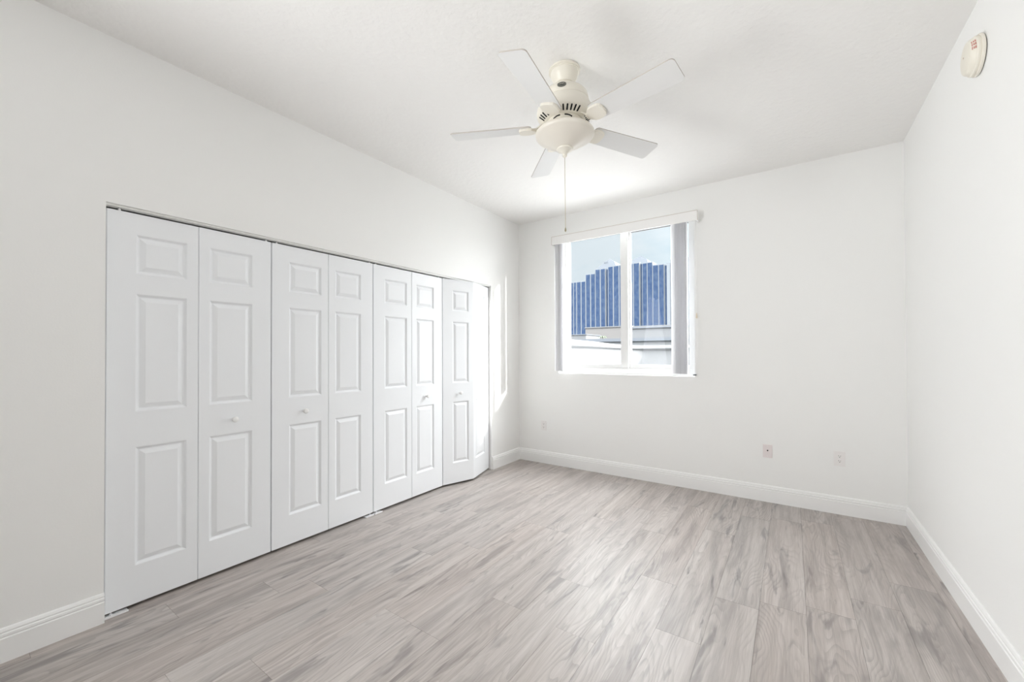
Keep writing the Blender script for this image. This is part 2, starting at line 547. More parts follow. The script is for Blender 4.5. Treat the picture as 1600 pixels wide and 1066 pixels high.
# ================================================================== VERTICAL BLINDS
vb = tag(empty('vertical_blind', ((WX0 + WX1) / 2, D, 2.62)), 'white vertical blind drawn open to both sides of the window under a boxed valance', 'blind')
def vpart(name, bm, m, parent=None, smooth=False, label=None):
    o = obj(name, bm, m, None, smooth)
    o.parent = parent or vb
    if parent is None: o.matrix_parent_inverse = Matrix.Translation(-Vector(vb.location))
    if label: o['label'] = label
    return o
vx0, vx1 = -2.256, -0.714
vpart('valance', boxes((vx0, vx1, D - 0.090, D - 0.080, 2.531, 2.624), (vx0, vx0 + 0.010, D - 0.080, D - 0.001, 2.531, 2.624), (vx1 - 0.010, vx1, D - 0.080, D - 0.001, 2.531, 2.624)), M['valance'])
vpart('shadow_line', boxes((vx0 - 0.0015, vx1 + 0.0015, D - 0.0925, D - 0.088, 2.6215, 2.6255), (vx0 - 0.002, vx0 + 0.002, D - 0.0925, D - 0.088, 2.531, 2.6215), (vx1 - 0.002, vx1 + 0.002, D - 0.0925, D - 0.088, 2.531, 2.6215)),
      M['edge'], None, False, 'thin beige strips drawing the shadow gaps around the valance')
vpart('head_rail', boxes((vx0 + 0.014, vx1 - 0.014, D - 0.066, D - 0.022, 2.575, 2.615)), M['track'])
def slat(x, ang, zb=1.092, zt=2.566, w=0.089, sag=0.007):
    bm = bmesh.new()
    n = 6
    pts = []
    for i in range(n + 1):
        s = -w / 2 + w * i / n
        pts.append((s, sag * (1 - (2 * i / n - 1) ** 2)))
    prof = pts + [(s, t + 0.0012) for s, t in reversed(pts)]
    ca, sa = math.cos(ang), math.sin(ang)
    prof = [(x + s * ca - t * sa, D - 0.046 + s * sa + t * ca) for s, t in prof]
    prism(bm, prof, zb, zt)
    return bm
for i in range(5):
    s_ = vpart('slat', slat(-2.215 + 0.0165 * i, math.radians(150 + 3 * (i % 2))), M['slat'], smooth=True)
    vpart('slat_clip', boxes((-2.219 + 0.0165 * i, -2.211 + 0.0165 * i, D - 0.050, D - 0.042, 2.566, 2.576)), M['track'], s_)
for i in range(8):
    s_ = vpart('slat', slat(-0.944 + 0.0175 * i, math.radians((126, 129, 125, 130, 127, 129, 126, 84)[i])), M['slat'], smooth=True)
    vpart('slat_clip', boxes((-0.948 + 0.0175 * i, -0.940 + 0.0175 * i, D - 0.050, D - 0.042, 2.566, 2.576)), M['track'], s_)
cb = bmesh.new()
tube(cb, [(-0.738, D - 0.030, 2.575), (-0.7375, D - 0.030, 1.8), (-0.738, D - 0.030, 1.10)], 0.0016, 6)
cord = vpart('pull_cord', cb, M['track'])
tb = bmesh.new()
lathe(tb, [(0, 0.05), (0.004, 0.048), (0.007, 0.02), (0.008, 0.0), (0, 0)], 12, Matrix.Translation((-0.738, D - 0.030, 1.62)))
vpart('cord_tassel', tb, M['tassel'], cord, True, 'beige cord tassel')
vpart('cord_anchor', boxes((-0.775, -0.748, D - 0.020, D - 0.001, 1.078, 1.090)), M['roofgrey'], None, False, 'grey cord anchor at the sill')

# ================================================================== CLOSET DOORS
def leaf_bm(w, flip, z0=0.020, z1=2.028, th=0.032):
    """six-panel bifold leaf, front towards -y; three moulded panels, the wide stile on the outer side"""
    a, b = (0.110, w - 0.052) if not flip else (0.052, w - 0.110)
    e = 0.003
    xs = [e, a, b, w - e]
    zs = [z0, 0.214, 0.822, 1.004, 1.613, 1.717, 1.922, z1]
    bm = bmesh.new()
    V = {}
    def v(x, y, z):
        k = (round(x, 5), round(y, 5), round(z, 5))
        if k not in V: V[k] = bm.verts.new(k)
        return V[k]
    for i in range(3):
        for j in range(7):
            x0, x1, q0, q1 = xs[i], xs[i + 1], zs[j], zs[j + 1]
            if i == 1 and j in (1, 3, 5):
                prev = None
                for ins, dep in ((0, 0), (0.003, 0.0012), (0.012, 0.0105), (0.017, 0.0115), (0.038, 0.0020), (0.041, 0.0012)):
                    r = [v(x0 + ins, dep, q0 + ins), v(x1 - ins, dep, q0 + ins), v(x1 - ins, dep, q1 - ins), v(x0 + ins, dep, q1 - ins)]
                    if prev:
                        for t in range(4):
                            bm.faces.new((prev[t], prev[(t + 1) % 4], r[(t + 1) % 4], r[t]))
                    prev = r
                bm.faces.new(prev)
            else:
                bm.faces.new((v(x0, 0, q0), v(x1, 0, q0), v(x1, 0, q1), v(x0, 0, q1)))
    # edges: small rounding to the sides, then the side, top, bottom and back faces
    for xa, xe in ((e, 0.0), (w - e, w)):
        for j in range(7):
            bm.faces.new((v(xa, 0, zs[j]), v(xe, e, zs[j]), v(xe, e, zs[j + 1]), v(xa, 0, zs[j + 1])))
            bm.faces.new((v(xe, e, zs[j]), v(xe, th, zs[j]), v(xe, th, zs[j + 1]), v(xe, e, zs[j + 1])))
    for z in (z0, z1):
        bm.faces.new([v(0, e, z)] + [v(x, 0, z) for x in xs] + [v(w, e, z), v(w, th, z), v(0, th, z)])
    bm.faces.new([v(0, th, z) for z in zs] + [v(w, th, z) for z in reversed(zs)])
    return bm

def knob_bm():
    bm = bmesh.new()
    lathe(bm, [(0.0, 0.0), (0.0115, 0.0), (0.0115, 0.003), (0.0065, 0.006), (0.006, 0.014), (0.010, 0.018), (0.0160, 0.0225),
               (0.0175, 0.027), (0.0160, 0.0315), (0.0105, 0.0345), (0, 0.0355)], 24, Matrix.Rotation(PI / 2, 4, 'X'))
    return bm

FX = L - 0.024                                            # plane of the closed door fronts
def leaf(unit, p, q, flip, knob):
    """p, q: front edge ends (x, y) of the leaf in the room"""
    p, q = Vector((*p, 0)), Vector((*q, 0))
    w = (q - p).length
    o = obj('leaf', leaf_bm(w, flip), M['door'], None, True, 12)
    d = (q - p).normalized()
    o.parent = unit
    o.location = p - Vector(unit.location)
    o.rotation_euler = (0, 0, math.atan2(d.y, d.x))
    if knob:
        k = obj('knob', knob_bm(), M['trim'], o, True)
        xc = w * 0.5 + (-0.018 if flip else 0.018)
        if knob == 'c': xc = w * 0.5
        k.location = (xc, 0, 0.905)
    return o
g = 0.0025
Y0, Y1, Y2, Y3, Y4 = CY0 + 0.004, 1.2915, 2.0730, 2.8640, CY1 - 0.006
units = [
    (Y0, (Y0 + Y1) / 2 - 0.006, Y1, FX, 2, 'white six-panel bifold closet door nearest the camera, its left edge by the bare wall'),
    (Y1, 1.687, Y2, FX, 1, 'second white six-panel bifold closet door from the camera, knob on its left leaf'),
    (Y2, 2.478, Y3, FX, 2, 'third white bifold closet door, closed flat beside the folded one'),
    (Y3, 3.200, Y4, -2.685, 1, 'white bifold closet door folded slightly outward, nearest the window corner'),
]
for ya, ym, yb_, fx, kn, lab in units:
    u = tag(empty('bifold_door', (FX, (ya + yb_) / 2, 0)), lab, 'closet door', 'bifold closet doors', 'thing')
    leaf(u, (FX, ya + g), (fx, ym - 0.0008), False, 'k' if kn == 1 else None)
    leaf(u, (fx, ym + 0.0008), (FX - (0.006 if fx != FX else 0), yb_ - g), True, 'k' if kn == 2 else None)

tr = tag(empty('door_track', (L - 0.03, (CY0 + CY1) / 2, CZ)), 'white metal track under the closet head that the bifold doors hang from', 'track')
def tpart(name, bm, m, sm=False):
    o = obj(name, bm, m, None, sm)
    o.parent = tr
    o.matrix_parent_inverse = Matrix.Translation(-Vector(tr.location))
    return o
tpart('rail', boxes((L - 0.046, L - 0.012, CY0 + 0.001, CY1 - 0.001, CZ - 0.004, CZ - 0.0002), (L - 0.014, L - 0.012, CY0 + 0.001, CY1 - 0.001, CZ - 0.0120, CZ - 0.004),
                    (L - 0.046, L - 0.044, CY0 + 0.001, CY1 - 0.001, CZ - 0.0120, CZ - 0.004)), M['track'])
for y in (CY0 + 0.055, Y1 - 0.030, Y1 + 0.035, Y2 - 0.030, Y2 + 0.030, Y3 - 0.040, Y3 + 0.030):
    bm = bmesh.new()
    lathe(bm, [(0, 0), (0.006, 0), (0.006, 0.008), (0.004, 0.009), (0.004, 0.017), (0, 0.017)], 12, Matrix.Translation((L - 0.034, y, 2.0285)))
    tpart('top_pin', bm, M['bracket'], True)

def bracket(y0, y1, pin, lab):
    r = tag(empty('floor_bracket', (L - 0.01, (y0 + y1) / 2, 0)), lab, 'bracket', 'bottom pivot brackets of the closet doors')
    off = Matrix.Translation(-Vector(r.location))
    b = obj('plate', bbox(L - 0.048, L - 0.008, y0, y1, 0.0003, 0.0055, 0.001, 1), M['bracket']); b.parent = r; b.matrix_parent_inverse = off
    lip = obj('lip', boxes((L - 0.0105, L - 0.0080, y0, y1, 0.0055, 0.0095)), M['bracket']); lip.parent = r; lip.matrix_parent_inverse = off
    bm = bmesh.new()
    lathe(bm, [(0, 0), (0.006, 0), (0.006, 0.006), (0.003, 0.008), (0.003, 0.0135), (0, 0.0135)], 12, Matrix.Translation((L - 0.030, pin, 0.0055)))
    p = obj('pivot_pin', bm, M['steel'], None, True); p.parent = r; p.matrix_parent_inverse = off
bracket(CY0 + 0.002, CY0 + 0.092, CY0 + 0.03, 'small white pivot bracket on the floor at the end of the near baseboard')
bracket(Y2 - 0.078, Y2 - 0.004, Y2 - 0.03, 'left of the two small white floor brackets under the middle closet doors')
bracket(Y2 + 0.006, Y2 + 0.078, Y2 + 0.03, 'right of the two small white floor brackets under the middle closet doors')

# ================================================================== CEILING FAN
FCX, FCY = -1.035, 2.030
fan = tag(empty('ceiling_fan', (FCX, FCY, H)), 'five-blade white ceiling fan with ivory motor and frosted bowl light', 'fan')
FZ = -H
def fpart(name, bm, m, parent=None, smooth=True, angle=35):
    return obj(name, bm, m, parent or fan, smooth, angle)
def fl(prof, seg=56):
    bm = bmesh.new()
    lathe(bm, [(r, z + FZ) for r, z in prof], seg)
    return bm
fpart('canopy', fl([(0, 2.8798), (0.084, 2.8798), (0.087, 2.877), (0.087, 2.868), (0.0815, 2.8665), (0.0815, 2.862), (0.0765, 2.8600), (0.0755, 2.847), (0.071, 2.834),
                    (0.060, 2.817), (0.052, 2.805), (0.051, 2.799), (0.044, 2.796), (0.042, 2.788), (0.035, 2.783), (0.0, 2.783)]), M['ivory'], angle=28)
fpart('neck', fl([(0, 2.79), (0.030, 2.79), (0.034, 2.781), (0.034, 2.774), (0.028, 2.768), (0.026, 2.752), (0, 2.752)]), M['ivory'])
motor = fpart('motor_housing', fl([(0, 2.762), (0.050, 2.762), (0.085, 2.757), (0.112, 2.746), (0.127, 2.730), (0.132, 2.714), (0.1325, 2.696), (0.1345, 2.694),
                                   (0.1345, 2.691), (0.1325, 2.689), (0.143, 2.670), (0.152, 2.652), (0.155, 2.634), (0.153, 2.618), (0.146, 2.608),
                                   (0.112, 2.587), (0.104, 2.584), (0.096, 2.584), (0.0, 2.584)], 64), M['ivory'], angle=28)
# dark air slots on the sloping underside of the motor
a_base = -83.1
for k in range(5):
    for j in range(5):
        ang = math.radians(a_base + 72 * k + 36 + (j - 2.0) * 9.4)
        bm = bmesh.new()
        box(bm, -0.0170, 0.0170, -0.0042, 0.0042, -0.0010, 0.0016)
        bmesh.ops.bevel(bm, geom=[e for e in bm.edges if abs(e.verts[0].co.z - e.verts[1].co.z) > 0.001], offset=0.002, segments=2, affect='EDGES')
        slope = math.atan2(0.021, 0.034)
        mt = Matrix.Rotation(ang, 4, 'Z') @ Matrix.Translation((0.1295, 0, 2.5968 + FZ)) @ Matrix.Rotation(-slope, 4, 'Y')
        bmesh.ops.transform(bm, matrix=mt, verts=bm.verts[:])
        fpart('air_slot', bm, M['black'], motor, False)
# oval badge on the upper motor housing, towards the room
def badge():
    ang = math.radians(-69)
    mt = Matrix.Rotation(ang, 4, 'Z') @ Matrix.Translation((0.1325, 0, 2.716 + FZ)) @ Matrix.Rotation(math.radians(80), 4, 'Y')
    bm = bmesh.new()
    prism(bm, [(0.0130 * math.cos(2 * PI * i / 28), 0.0235 * math.sin(2 * PI * i / 28)) for i in range(28)], -0.002, 0.0030)
    bmesh.ops.transform(bm, matrix=mt, verts=bm.verts[:])
    b = fpart('badge', bm, M['badge'], motor, False)
    b['label'] = 'dark oval badge with pale script'
    bm = bmesh.new()
    n = 30
    for i in range(n):                                     # thin pale rim
        t0, t1 = 2 * PI * i / n, 2 * PI * (i + 1) / n
        prism(bm, [(0.0108 * math.cos(t0), 0.0208 * math.sin(t0)), (0.0108 * math.cos(t1), 0.0208 * math.sin(t1)),
                   (0.0118 * math.cos(t1), 0.0220 * math.sin(t1)), (0.0118 * math.cos(t0), 0.0220 * math.sin(t0))], 0.003, 0.0036)
    pts = []                                               # looped pale script across the oval
    for i in range(41):
        s = i / 40
        pts.append((0.0042 * math.sin(s * 7 * PI) * (1.0 - 0.3 * s) - 0.0008, -0.0155 + 0.031 * s + 0.0022 * math.cos(s * 7 * PI), 0.0036))
    tube(bm, pts, 0.0011, 6)
    bmesh.ops.transform(bm, matrix=mt, verts=bm.verts[:])
    fpart('badge_lettering', bm, M['badge_mark'], b, False)
badge()
fpart('flywheel', fl([(0, 2.586), (0.096, 2.586), (0.098, 2.583), (0.098, 2.566), (0.092, 2.561), (0, 2.561)]), M['ivory'])
sw = fpart('switch_housing', fl([(0, 2.563), (0.066, 2.563), (0.070, 2.558), (0.074, 2.548), (0.088, 2.539), (0.128, 2.534), (0.140, 2.530), (0.140, 2.524), (0, 2.524)]), M['ivory'])
for k in range(4):
    ang = math.radians(-70 + 90 * k)
    for sgn in (-1, 1):
        bm = bmesh.new()
        for i in range(6):
            t0 = ang + sgn * math.radians(7 + 4 * i); t1 = ang + sgn * math.radians(7 + 4 * (i + 1))
            r0, r1 = 0.0920, 0.0992
            zc = 2.5765 - 0.0008 * i * i * 0.4 + FZ
            q = [(r0 * math.cos(t0), r0 * math.sin(t0)), (r1 * math.cos(t0), r1 * math.sin(t0)), (r1 * math.cos(t1), r1 * math.sin(t1)), (r0 * math.cos(t1), r0 * math.sin(t1))]
            prism(bm, q, zc - 0.004, zc + 0.003)
        fpart('housing_slot', bm, M['black'], sw, False)
fpart('bowl_shade', fl([(0.130, 2.528), (0.148, 2.531), (0.158, 2.527), (0.163, 2.519), (0.1625, 2.510), (0.156, 2.502), (0.145, 2.496), (0.138, 2.491), (0.128, 2.484),
                        (0.110, 2.474), (0.092, 2.464), (0.074, 2.454), (0.060, 2.447), (0.050, 2.442), (0.044, 2.439), (0.0, 2.439)], 64), M['bowl'], angle=60)
fin = fpart('finial', fl([(0, 2.441), (0.044, 2.441), (0.047, 2.437), (0.044, 2.431), (0.034, 2.426), (0.023, 2.422), (0.017, 2.414), (0.012, 2.409), (0.0125, 2.403),
                    (0.0135, 2.398), (0.010, 2.393), (0.005, 2.389), (0, 2.388)], 36), M['ivory'])
bm = bmesh.new()
tube(bm, [(0.0, 0, 2.390 + FZ), (0.001, 0, 2.2 + FZ), (0.002, 0, 1.995 + FZ)], 0.0015, 6)
zc = 2.386
while zc > 2.0:
    bmesh.ops.create_icosphere(bm, subdivisions=1, radius=0.0022, matrix=Matrix.Translation((0.002 * (2.39 - zc) / 0.39, 0, zc + FZ)))
    zc -= 0.0085
ch = fpart('pull_chain', bm, M['brass'])
bm = bmesh.new()
lathe(bm, [(0, 1.998), (0.0018, 1.997), (0.0038, 1.990), (0.0050, 1.983), (0.0046, 1.978), (0.0025, 1.974), (0, 1.973)], 16, Matrix.Translation((0.002, 0, FZ)))
fpart('chain_pull', bm, M['pull'], ch)
# blades
BZ, BW, BR = 2.563, 0.138, 0.647
TILT = math.radians(-13)                                   # the counter-clockwise edge hangs lower
def blade_bm():
    bm = bmesh.new()
    r0, r1, h0, h1 = 0.185, BR, 0.058, BW / 2
    pts = []
    def corner(cx, cy, rad, a0, a1, n=6):
        for i in range(n + 1):
            a = math.radians(a0 + (a1 - a0) * i / n)
            pts.append((cx + rad * math.cos(a), cy + rad * math.sin(a)))
    corner(r0 + 0.02, -h0 + 0.02, 0.02, 180, 270)
    corner(r1 - 0.02, -h1 + 0.02, 0.02, 270, 360)
    corner(r1 - 0.02, h1 - 0.02, 0.02, 0, 90)
    corner(r0 + 0.02, h0 - 0.02, 0.02, 90, 180)
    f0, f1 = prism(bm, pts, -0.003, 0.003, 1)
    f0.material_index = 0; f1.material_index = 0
    return bm
def iron_bm():
    bm = bmesh.new()
    half = [(0.150, 0.0150), (0.162, 0.0200), (0.172, 0.0330), (0.184, 0.0430), (0.200, 0.0475), (0.222, 0.0475), (0.240, 0.0440), (0.252, 0.0345), (0.257, 0.018)]
    pts = half + [(x, -y) for x, y in reversed(half)]
    f0, f1 = prism(bm, pts, -0.0105, -0.0032)
    r = bmesh.ops.inset_region(bm, faces=[f0], thickness=0.0075, depth=0.0)
    bmesh.ops.inset_region(bm, faces=[f0], thickness=0.0018, depth=-0.0055)
    return bm
for k in range(5):
    ang = math.radians(a_base + 72 * k)
    b = obj('blade', blade_bm(), [M['blade'], M['blade_edge']], fan, False)
    b.matrix_local = Matrix.Translation((0, 0, BZ + FZ)) @ Matrix.Rotation(ang, 4, 'Z') @ Matrix.Rotation(TILT, 4, 'X')
    ir = obj('blade_iron', iron_bm(), M['ivory'], b, False)
    bm = bmesh.new()                                       # arm from the flywheel down to the plate
    sec = [(0.085, 0.032, 0.017), (0.110, 0.030, 0.016), (0.130, 0.020, 0.015), (0.148, 0.004, 0.016), (0.160, -0.004, 0.019), (0.172, -0.0065, 0.022)]
    rings = []
    for x, z, hw in sec:
        rings.append([bm.verts.new((x, -hw, z - 0.005)), bm.verts.new((x, hw, z - 0.005)), bm.verts.new((x, hw * 0.8, z + 0.004)), bm.verts.new((x, -hw * 0.8, z + 0.004))])
    for a, c in zip(rings, rings[1:]):
        for i in range(4):
            bm.faces.new((a[i], a[(i + 1) % 4], c[(i + 1) % 4], c[i]))
    bm.faces.new(rings[0][::-1]); bm.faces.new(rings[-1])
    arm = obj('blade_arm', bm, M['ivory'], fan, False)
    arm.matrix_local = Matrix.Translation((0, 0, BZ + FZ)) @ Matrix.Rotation(ang, 4, 'Z')

# ================================================================== SMOKE DETECTOR
SDY, SDZ = 2.672, 2.622
sdm = tag(empty('smoke_detector', (R, SDY, SDZ)), 'round yellowed smoke detector high on the right wall below the ceiling', 'smoke detector')
to_wall = Matrix.Rotation(-PI / 2, 4, 'Y')                 # lathe axis +z -> -x (into the room)
def spart(name, prof, m, parent=None, seg=48):
    bm = bmesh.new()
    lathe(bm, prof, seg, to_wall)
    return obj(name, bm, m, parent or sdm, True, 30)
spart('gap_ring', [(0, 0.0004), (0.0800, 0.0004), (0.0800, 0.0036), (0, 0.0036)], M['slot'])
spart('mounting_base', [(0, 0.0034), (0.0840, 0.0034), (0.0860, 0.006), (0.0860, 0.013), (0.0835, 0.0155), (0, 0.0155)], M['detector'])
cover = spart('cover', [(0, 0.0154), (0.0805, 0.0154), (0.0820, 0.019), (0.0815, 0.025), (0.079, 0.0285), (0.076, 0.0300), (0.072, 0.040), (0.066, 0.046), (0.052, 0.0495), (0.030, 0.0515), (0, 0.052)], M['detector'])
bm = bmesh.new()
box(bm, -0.0528, -0.0515, -0.003, 0.003, 0.002, 0.008)
obj('indicator', bm, M['led'], cover)
bm = bmesh.new()                                           # three tiny lines of red print on the bevel, on the camera's side
for i in range(3):
    ang_ = math.radians(3 + 13 * i)
    ry, rz_ = -math.cos(ang_), math.sin(ang_)
    for j in range(3):
        t_ = 0.08 + 0.30 * j
        r_ = 0.0762 + (0.0665 - 0.0762) * t_
        x_ = -(0.0305 + (0.0455 - 0.0305) * t_)
        tmp = bmesh.new()
        n_ = Vector((-0.55, ry * 0.83, rz_ * 0.83)).normalized()
        tg = Vector((0, rz_, -ry)).normalized()
        bt = n_.cross(tg)
        hw = (0.0058, 0.0050, 0.0062)[j]
        c0 = Vector((x_, ry * r_, rz_ * r_)) + n_ * 0.0008
        vs = [bm.verts.new(c0 + tg * (a_ * hw) + bt * (b_ * 0.0019) + n_ * (c_ * 0.0006)) for a_ in (-1, 1) for b_ in (-1, 1) for c_ in (-1, 1)]
        for q in ((0, 1, 3, 2), (4, 6, 7, 5), (0, 4, 5, 1), (2, 3, 7, 6), (0, 2, 6, 4), (1, 5, 7, 3)):
            bm.faces.new([vs[k_] for k_ in q])
        tmp.free()
lt = obj('red_lettering', bm, M['red'], cover)
lt['label'] = 'tiny red print'

# ================================================================== WALL PLATES
def plate(name, x, z, w, h, m, lab, group=None):
    r = tag(empty(name, (x, D, z)), lab, 'outlet', group)
    bm = bmesh.new()
    box(bm, -w / 2, w / 2, -0.006, -0.0002, -h / 2, h / 2)
    bmesh.ops.bevel(bm, geom=[e for e in bm.edges if all(v.co.y < -0.005 for v in e.verts)], offset=0.0028, segments=2, affect='EDGES')
    obj('cover_plate', bm, m, r, True, 30)
    return r
def duplex(r, m):
    for s in (-1, 1):
        bm = bmesh.new()
        pts = []
        for i in range(24):
            a = 2 * PI * i / 24
            pts.append((0.0172 * math.cos(a), max(-0.0125, min(0.0125, 0.0172 * math.sin(a)))))
        prism(bm, pts, 0, 0.0016)
        bmesh.ops.transform(bm, matrix=Matrix.Translation((0, -0.0058, s * 0.0195)) @ Matrix.Rotation(PI / 2, 4, 'X'), verts=bm.verts[:])
        f = obj('receptacle', bm, m, r)
        for x0, hh in ((-0.0072, 0.0058), (0.0050, 0.0046)):
            obj('slot', boxes((x0, x0 + 0.0026, -0.0079, -0.0070, s * 0.0195 + 0.002 - hh * 0.2, s * 0.0195 + 0.002 + hh)), M['slot'], f)
        bm = bmesh.new()
        lathe(bm, [(0, 0), (0.0030, 0), (0.0030, 0.0009), (0, 0.0009)], 12, Matrix.Translation((0, -0.0070, s * 0.0195 - 0.0066)) @ Matrix.Rotation(PI / 2, 4, 'X'))
        obj('ground_hole', bm, M['slot'], f)
    bm = bmesh.new()
    lathe(bm, [(0, 0), (0.0030, 0), (0.0026, 0.0012), (0, 0.0014)], 12, Matrix.Translation((0, -0.0060, 0)) @ Matrix.Rotation(PI / 2, 4, 'X'))
    obj('screw', bm, M['track'], r, True)
duplex(plate('wall_outlet', 0.306, 0.442, 0.074, 0.120, M['plate'], 'white duplex power outlet near the right corner of the back wall', 'wall outlets'), M['plate'])
duplex(plate('wall_outlet', -2.420, 0.442, 0.070, 0.114, M['plate'], 'small white power outlet low on the back wall left of the window', 'wall outlets'), M['plate'])
cx = plate('cable_jack', -0.182, 0.438, 0.070, 0.114, M['plate_pink'], 'pinkish wall plate with one small dark jack, below and right of the window')
bm = bmesh.new()
lathe(bm, [(0, 0), (0.0062, 0), (0.0062, 0.003), (0.0045, 0.003), (0.0045, 0.008), (0, 0.008)], 12, Matrix.Translation((0, -0.0058, 0.006)) @ Matrix.Rotation(PI / 2, 4, 'X'))
obj('jack', bm, M['slot'], cx, True)
for s in (-1, 1):
    bm = bmesh.new()
    lathe(bm, [(0, 0), (0.0032, 0), (0.0027, 0.0013), (0, 0.0015)], 12, Matrix.Translation((0, -0.0060, s * 0.042)) @ Matrix.Rotation(PI / 2, 4, 'X'))
    obj('screw', bm, M['track'], cx, True)

# ================================================================== OUTSIDE THE WINDOW
GZ = -12.0
S(obj('ground', boxes((-260, 160, 16, 400, GZ - 0.5, GZ)), M['concrete']))

# curved white terrace wall close by, with a projecting rounded cap
def sweep(path, prof):
    bm = bmesh.new()
    rings = []
    for i, p in enumerate(path):
        d = (path[min(i + 1, len(path) - 1)] - path[max(i - 1, 0)]).normalized()
        n = Vector((d.y, -d.x, 0))
        rings.append([bm.verts.new(p + n * o_ + Vector((0, 0, z))) for o_, z in prof])
    k = len(prof)
    for a, b in zip(rings, rings[1:]):
        for i in range(k):
            bm.faces.new((a[i], a[(i + 1) % k], b[(i + 1) % k], b[i]))
    bm.faces.new(rings[0][::-1]); bm.faces.new(rings[-1])
    return bm
ctrl = [(-3.36, 4.60), (-3.40, 5.6), (-3.48, 6.6), (-3.58, 7.6), (-3.80, 8.9), (-4.14, 10.4), (-4.52, 12.2), (-4.70, 13.6), (-4.55, 14.8), (-3.90, 15.35), (-2.9, 15.50), (-1.0, 15.4), (3.0, 15.2)]
path = []
for i in range(len(ctrl) - 1):
    p0, p1, p2, p3 = (Vector((*ctrl[max(0, min(len(ctrl) - 1, i + q))], 0)) for q in (-1, 0, 1, 2))
    for s in range(8):
        t = s / 8
        path.append(0.5 * ((2 * p1) + (p2 - p0) * t + (2 * p0 - 5 * p1 + 4 * p2 - p3) * t * t + (3 * p1 - p0 - 3 * p2 + p3) * t ** 3))
path.append(Vector((*ctrl[-1], 0)))
pw = tag(empty('terrace_wall', (-3.36, 4.6, 0)), 'curved white terrace wall with a rounded cap just outside the window', 'terrace wall')
off = Matrix.Translation(-Vector(pw.location))
o = obj('wall_body', sweep(path, [(0, -3.0), (0, 1.42), (-0.22, 1.42), (-0.22, -3.0)]), M['stucco'], None, True, 40); o.parent = pw; o.matrix_parent_inverse = off
o = obj('wall_cap', sweep(path, [(0.09, 1.42), (0.115, 1.44), (0.12, 1.475), (0.10, 1.52), (0.05, 1.55), (-0.25, 1.555), (-0.30, 1.52), (-0.30, 1.42)]), M['stucco'], None, True, 40); o.parent = pw; o.matrix_parent_inverse = off
S(obj('terrace_floor', boxes((-3.6, 6, D + T, 15.3, -0.3, -0.1)), M['tile']))

# stepped hotel tower with blue glass strips between white piers
HY = 110.0
hotel = tag(empty('hotel_tower', (-40, HY, GZ)), 'stepped high-rise of blue glass strips between white piers seen through the window', 'building')
offh = Matrix.Translation(-Vector(hotel.location))
def hp(name, bm, m, parent=None):
    o = obj(name, bm, m)
    o.parent = parent or hotel
    if parent is None: o.matrix_parent_inverse = offh
    return o
blocks = [
    (-60.0, -49.55, 22.35, 0.0, [(-59.6, -58.5), (-58.2, -57.1), (-56.8, -55.7), (-55.4, -54.75), (-54.45, -53.57), (-53.32, -52.57), (-52.30, -51.15), (-50.82, -49.68)]),
    (-49.55, -46.55, 24.25, 0.0, [(-49.36, -48.16), (-47.82, -46.65)]),
    (-46.55, -43.45, 25.35, 0.0, [(-46.38, -45.15), (-44.82, -43.62)]),
    (-43.45, -42.72, 25.20, 0.5, [(-43.29, -42.88)]),
    (-42.72, -37.95, 25.70, 0.0, [(-42.54, -41.30), (-40.98, -39.64), (-39.34, -38.11)]),
    (-37.95, -33.78, 25.75, 0.0, [(-37.75, -36.76), (-36.50, -35.61), (-35.32, -33.94)]),
    (-33.78, -33.08, 25.55, 0.5, [(-33.58, -33.18)]),
    (-33.08, -30.30, 25.45, 0.0, [(-32.94, -31.85), (-31.62, -30.41)]),
    (-30.30, -27.40, 24.55, 0.0, [(-30.18, -28.89), (-28.66, -27.49)]),
    (-27.40, -26.72, 24.25, 0.4, [(-27.20, -26.80)]),
]
for x0, x1, top, rec, strips in blocks:
    b = hp('tower_section', boxes((x0, x1, HY + rec, HY + 16, GZ, top)), M['hotel'])
    for a, c in strips:
        hp('glass_strip', boxes((a, c, HY + rec - 0.06, HY + rec, GZ, top - 0.28)), M['towerglass'], b)
b = hp('corner_tower', boxes((-26.72, -25.92, HY, HY + 16, GZ, 24.6), (-25.92, -18.0, HY + 0.6, HY + 16, GZ, 25.5)), M['hotel'])
for i in range(34):
    z = 24.6 - i * 0.92
    hp('tower_window', boxes((-25.62, -25.15, HY + 0.53, HY + 0.6, z - 0.50, z)), M['roofgrey'], b)
def roofhouse(pts, win):
    bm = bmesh.new()
    a = [bm.verts.new((x, HY + 3, z)) for x, z in pts]
    c = [bm.verts.new((x, HY + 9, z)) for x, z in pts]
    k = len(pts)
    for i in range(k): bm.faces.new((a[i], a[(i + 1) % k], c[(i + 1) % k], c[i]))
    bm.faces.new(a[::-1]); bm.faces.new(c)
    p = hp('penthouse', bm, M['hotel'])
    if win: hp('penthouse_window', boxes((win[0], win[1], HY + 2.93, HY + 3.0, win[2], win[3])), M['roofgrey'], p)
roofhouse([(-47.2, 25.2), (-46.9, 26.3), (-44.6, 27.7), (-43.3, 28.4), (-41.9, 27.5), (-41.4, 26.2), (-41.2, 25.2)], (-45.0, -43.9, 27.4, 27.75))
roofhouse([(-38.0, 25.5), (-37.6, 26.9), (-34.1, 28.0), (-32.6, 26.9), (-32.2, 25.2)], None)

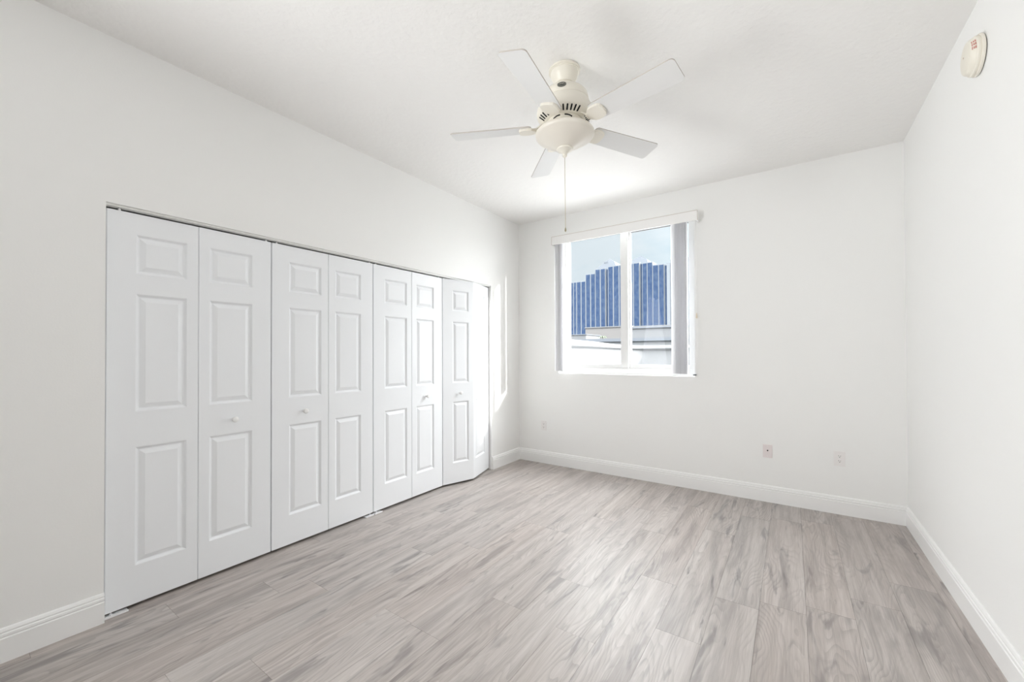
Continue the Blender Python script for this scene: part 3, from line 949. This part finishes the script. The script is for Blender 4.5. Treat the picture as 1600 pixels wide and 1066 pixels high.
def bld(name, parts, lab, cat):
    x0, x1, y0, y1, z1 = parts[0][2]
    r = tag(empty(name, ((x0 + x1) / 2, y0, GZ)), lab, cat)
    of = Matrix.Translation(-Vector(r.location))
    for n, m, q in parts:
        x0, x1, y0, y1, z1 = q[:5]
        z0 = q[5] if len(q) > 5 else GZ
        o = obj(n, boxes((x0, x1, y0, y1, z0, z1)), m); o.parent = r; o.matrix_parent_inverse = of
    return r
bld('podium_building', [('block', M['beige'], (-27.1, -19.8, 60, 72, 5.15)), ('roof_edge', M['stucco'], (-27.2, -19.7, 59.9, 72, 5.32, 5.15))],
    'low beige podium building below the blue glass tower', 'building')
bld('white_building', [('block', M['stucco'], (-17.6, -4.0, 50, 62, 4.25)), ('cornice', M['roofgrey'], (-17.7, -4.0, 49.85, 62, 4.38, 4.25)), ('upper_block', M['stucco'], (-17.2, -3.5, 53, 62, 4.75, 4.38))],
    'low white building with a thin cornice at the right below the tower', 'building')
bld('annex_building', [('block', M['stucco'], (-34.0, -23.4, 52, 57, 3.75)), ('roof_edge', M['roofgrey'], (-34.1, -23.3, 51.9, 57, 3.86, 3.75))],
    'small pale annex at the left foot of the tower', 'building')
bld('flat_roof_building', [('block', M['stucco'], (-30.0, -1.0, 27, 49.5, 2.05)), ('parapet', M['roofgrey'], (-30.1, -0.9, 26.9, 27.2, 2.26, 2.05))],
    'flat grey edged roof just beyond the terrace wall', 'building')

def shrub(name, loc, rx, rz, n, lab, m):
    r = tag(empty(name, loc), lab, 'shrub')
    rnd = random.Random(n)
    bm = bmesh.new()
    for i in range(n):
        a, b_, q = rnd.uniform(0, 2 * PI), rnd.uniform(-0.2, PI / 2), rnd.uniform(0.5, 1.0)
        c = Vector((rx * q * math.cos(a) * math.cos(b_), rx * q * math.sin(a) * math.cos(b_), rz * (0.25 + q * math.sin(b_) * 0.75)))
        s = rnd.uniform(0.12, 0.22) * rx
        mt = Matrix.Translation(c) @ Matrix.Rotation(rnd.uniform(0, 6.3), 4, 'Z') @ Matrix.Rotation(rnd.uniform(0, 3), 4, 'X')
        v = [bm.verts.new(mt @ Vector(p)) for p in ((-s, 0, 0), (0, -s * 0.45, 0.02), (s, 0, 0), (0, s * 0.45, 0.02))]
        bm.faces.new(v)
    obj('foliage', bm, m, r)
    bm = bmesh.new()
    tube(bm, [(0, 0, -0.3 * rz), (0.02, 0, 0.4 * rz)], 0.05 * rx, 6)
    obj('stem', bm, M['bark'], r)
shrub('roof_shrub', (-20.35, 46.0, 2.25), 0.55, 0.62, 160, 'round green shrub on the roofs below the tower', M['leaf'])
pt = tag(empty('palm_tree', (-18.55, 46.0, 2.3)), 'slender green palm right of the round shrub, beyond the window', 'palm')
bm = bmesh.new()
tube(bm, [(0, 0, -0.3), (0.03, 0, 0.35), (0.0, 0, 0.8)], 0.035, 6)
obj('trunk', bm, M['bark'], pt)
for i in range(11):
    a = 2 * PI * i / 11 + 0.2
    bm = bmesh.new()
    last = None
    for j in range(6):
        s = j / 5
        rr, z = 0.60 * s, 0.8 + 0.55 * s - 0.75 * s * s + 0.08 * (i % 3) * s
        w = 0.075 * math.sin(PI * (0.12 + 0.85 * s))
        p = Vector((rr * math.cos(a), rr * math.sin(a), z)); n = Vector((-math.sin(a), math.cos(a), 0)) * w
        cur = (bm.verts.new(p + n), bm.verts.new(p - n))
        if last: bm.faces.new((last[0], last[1], cur[1], cur[0]))
        last = cur
    obj('frond', bm, M['leaf'], pt)
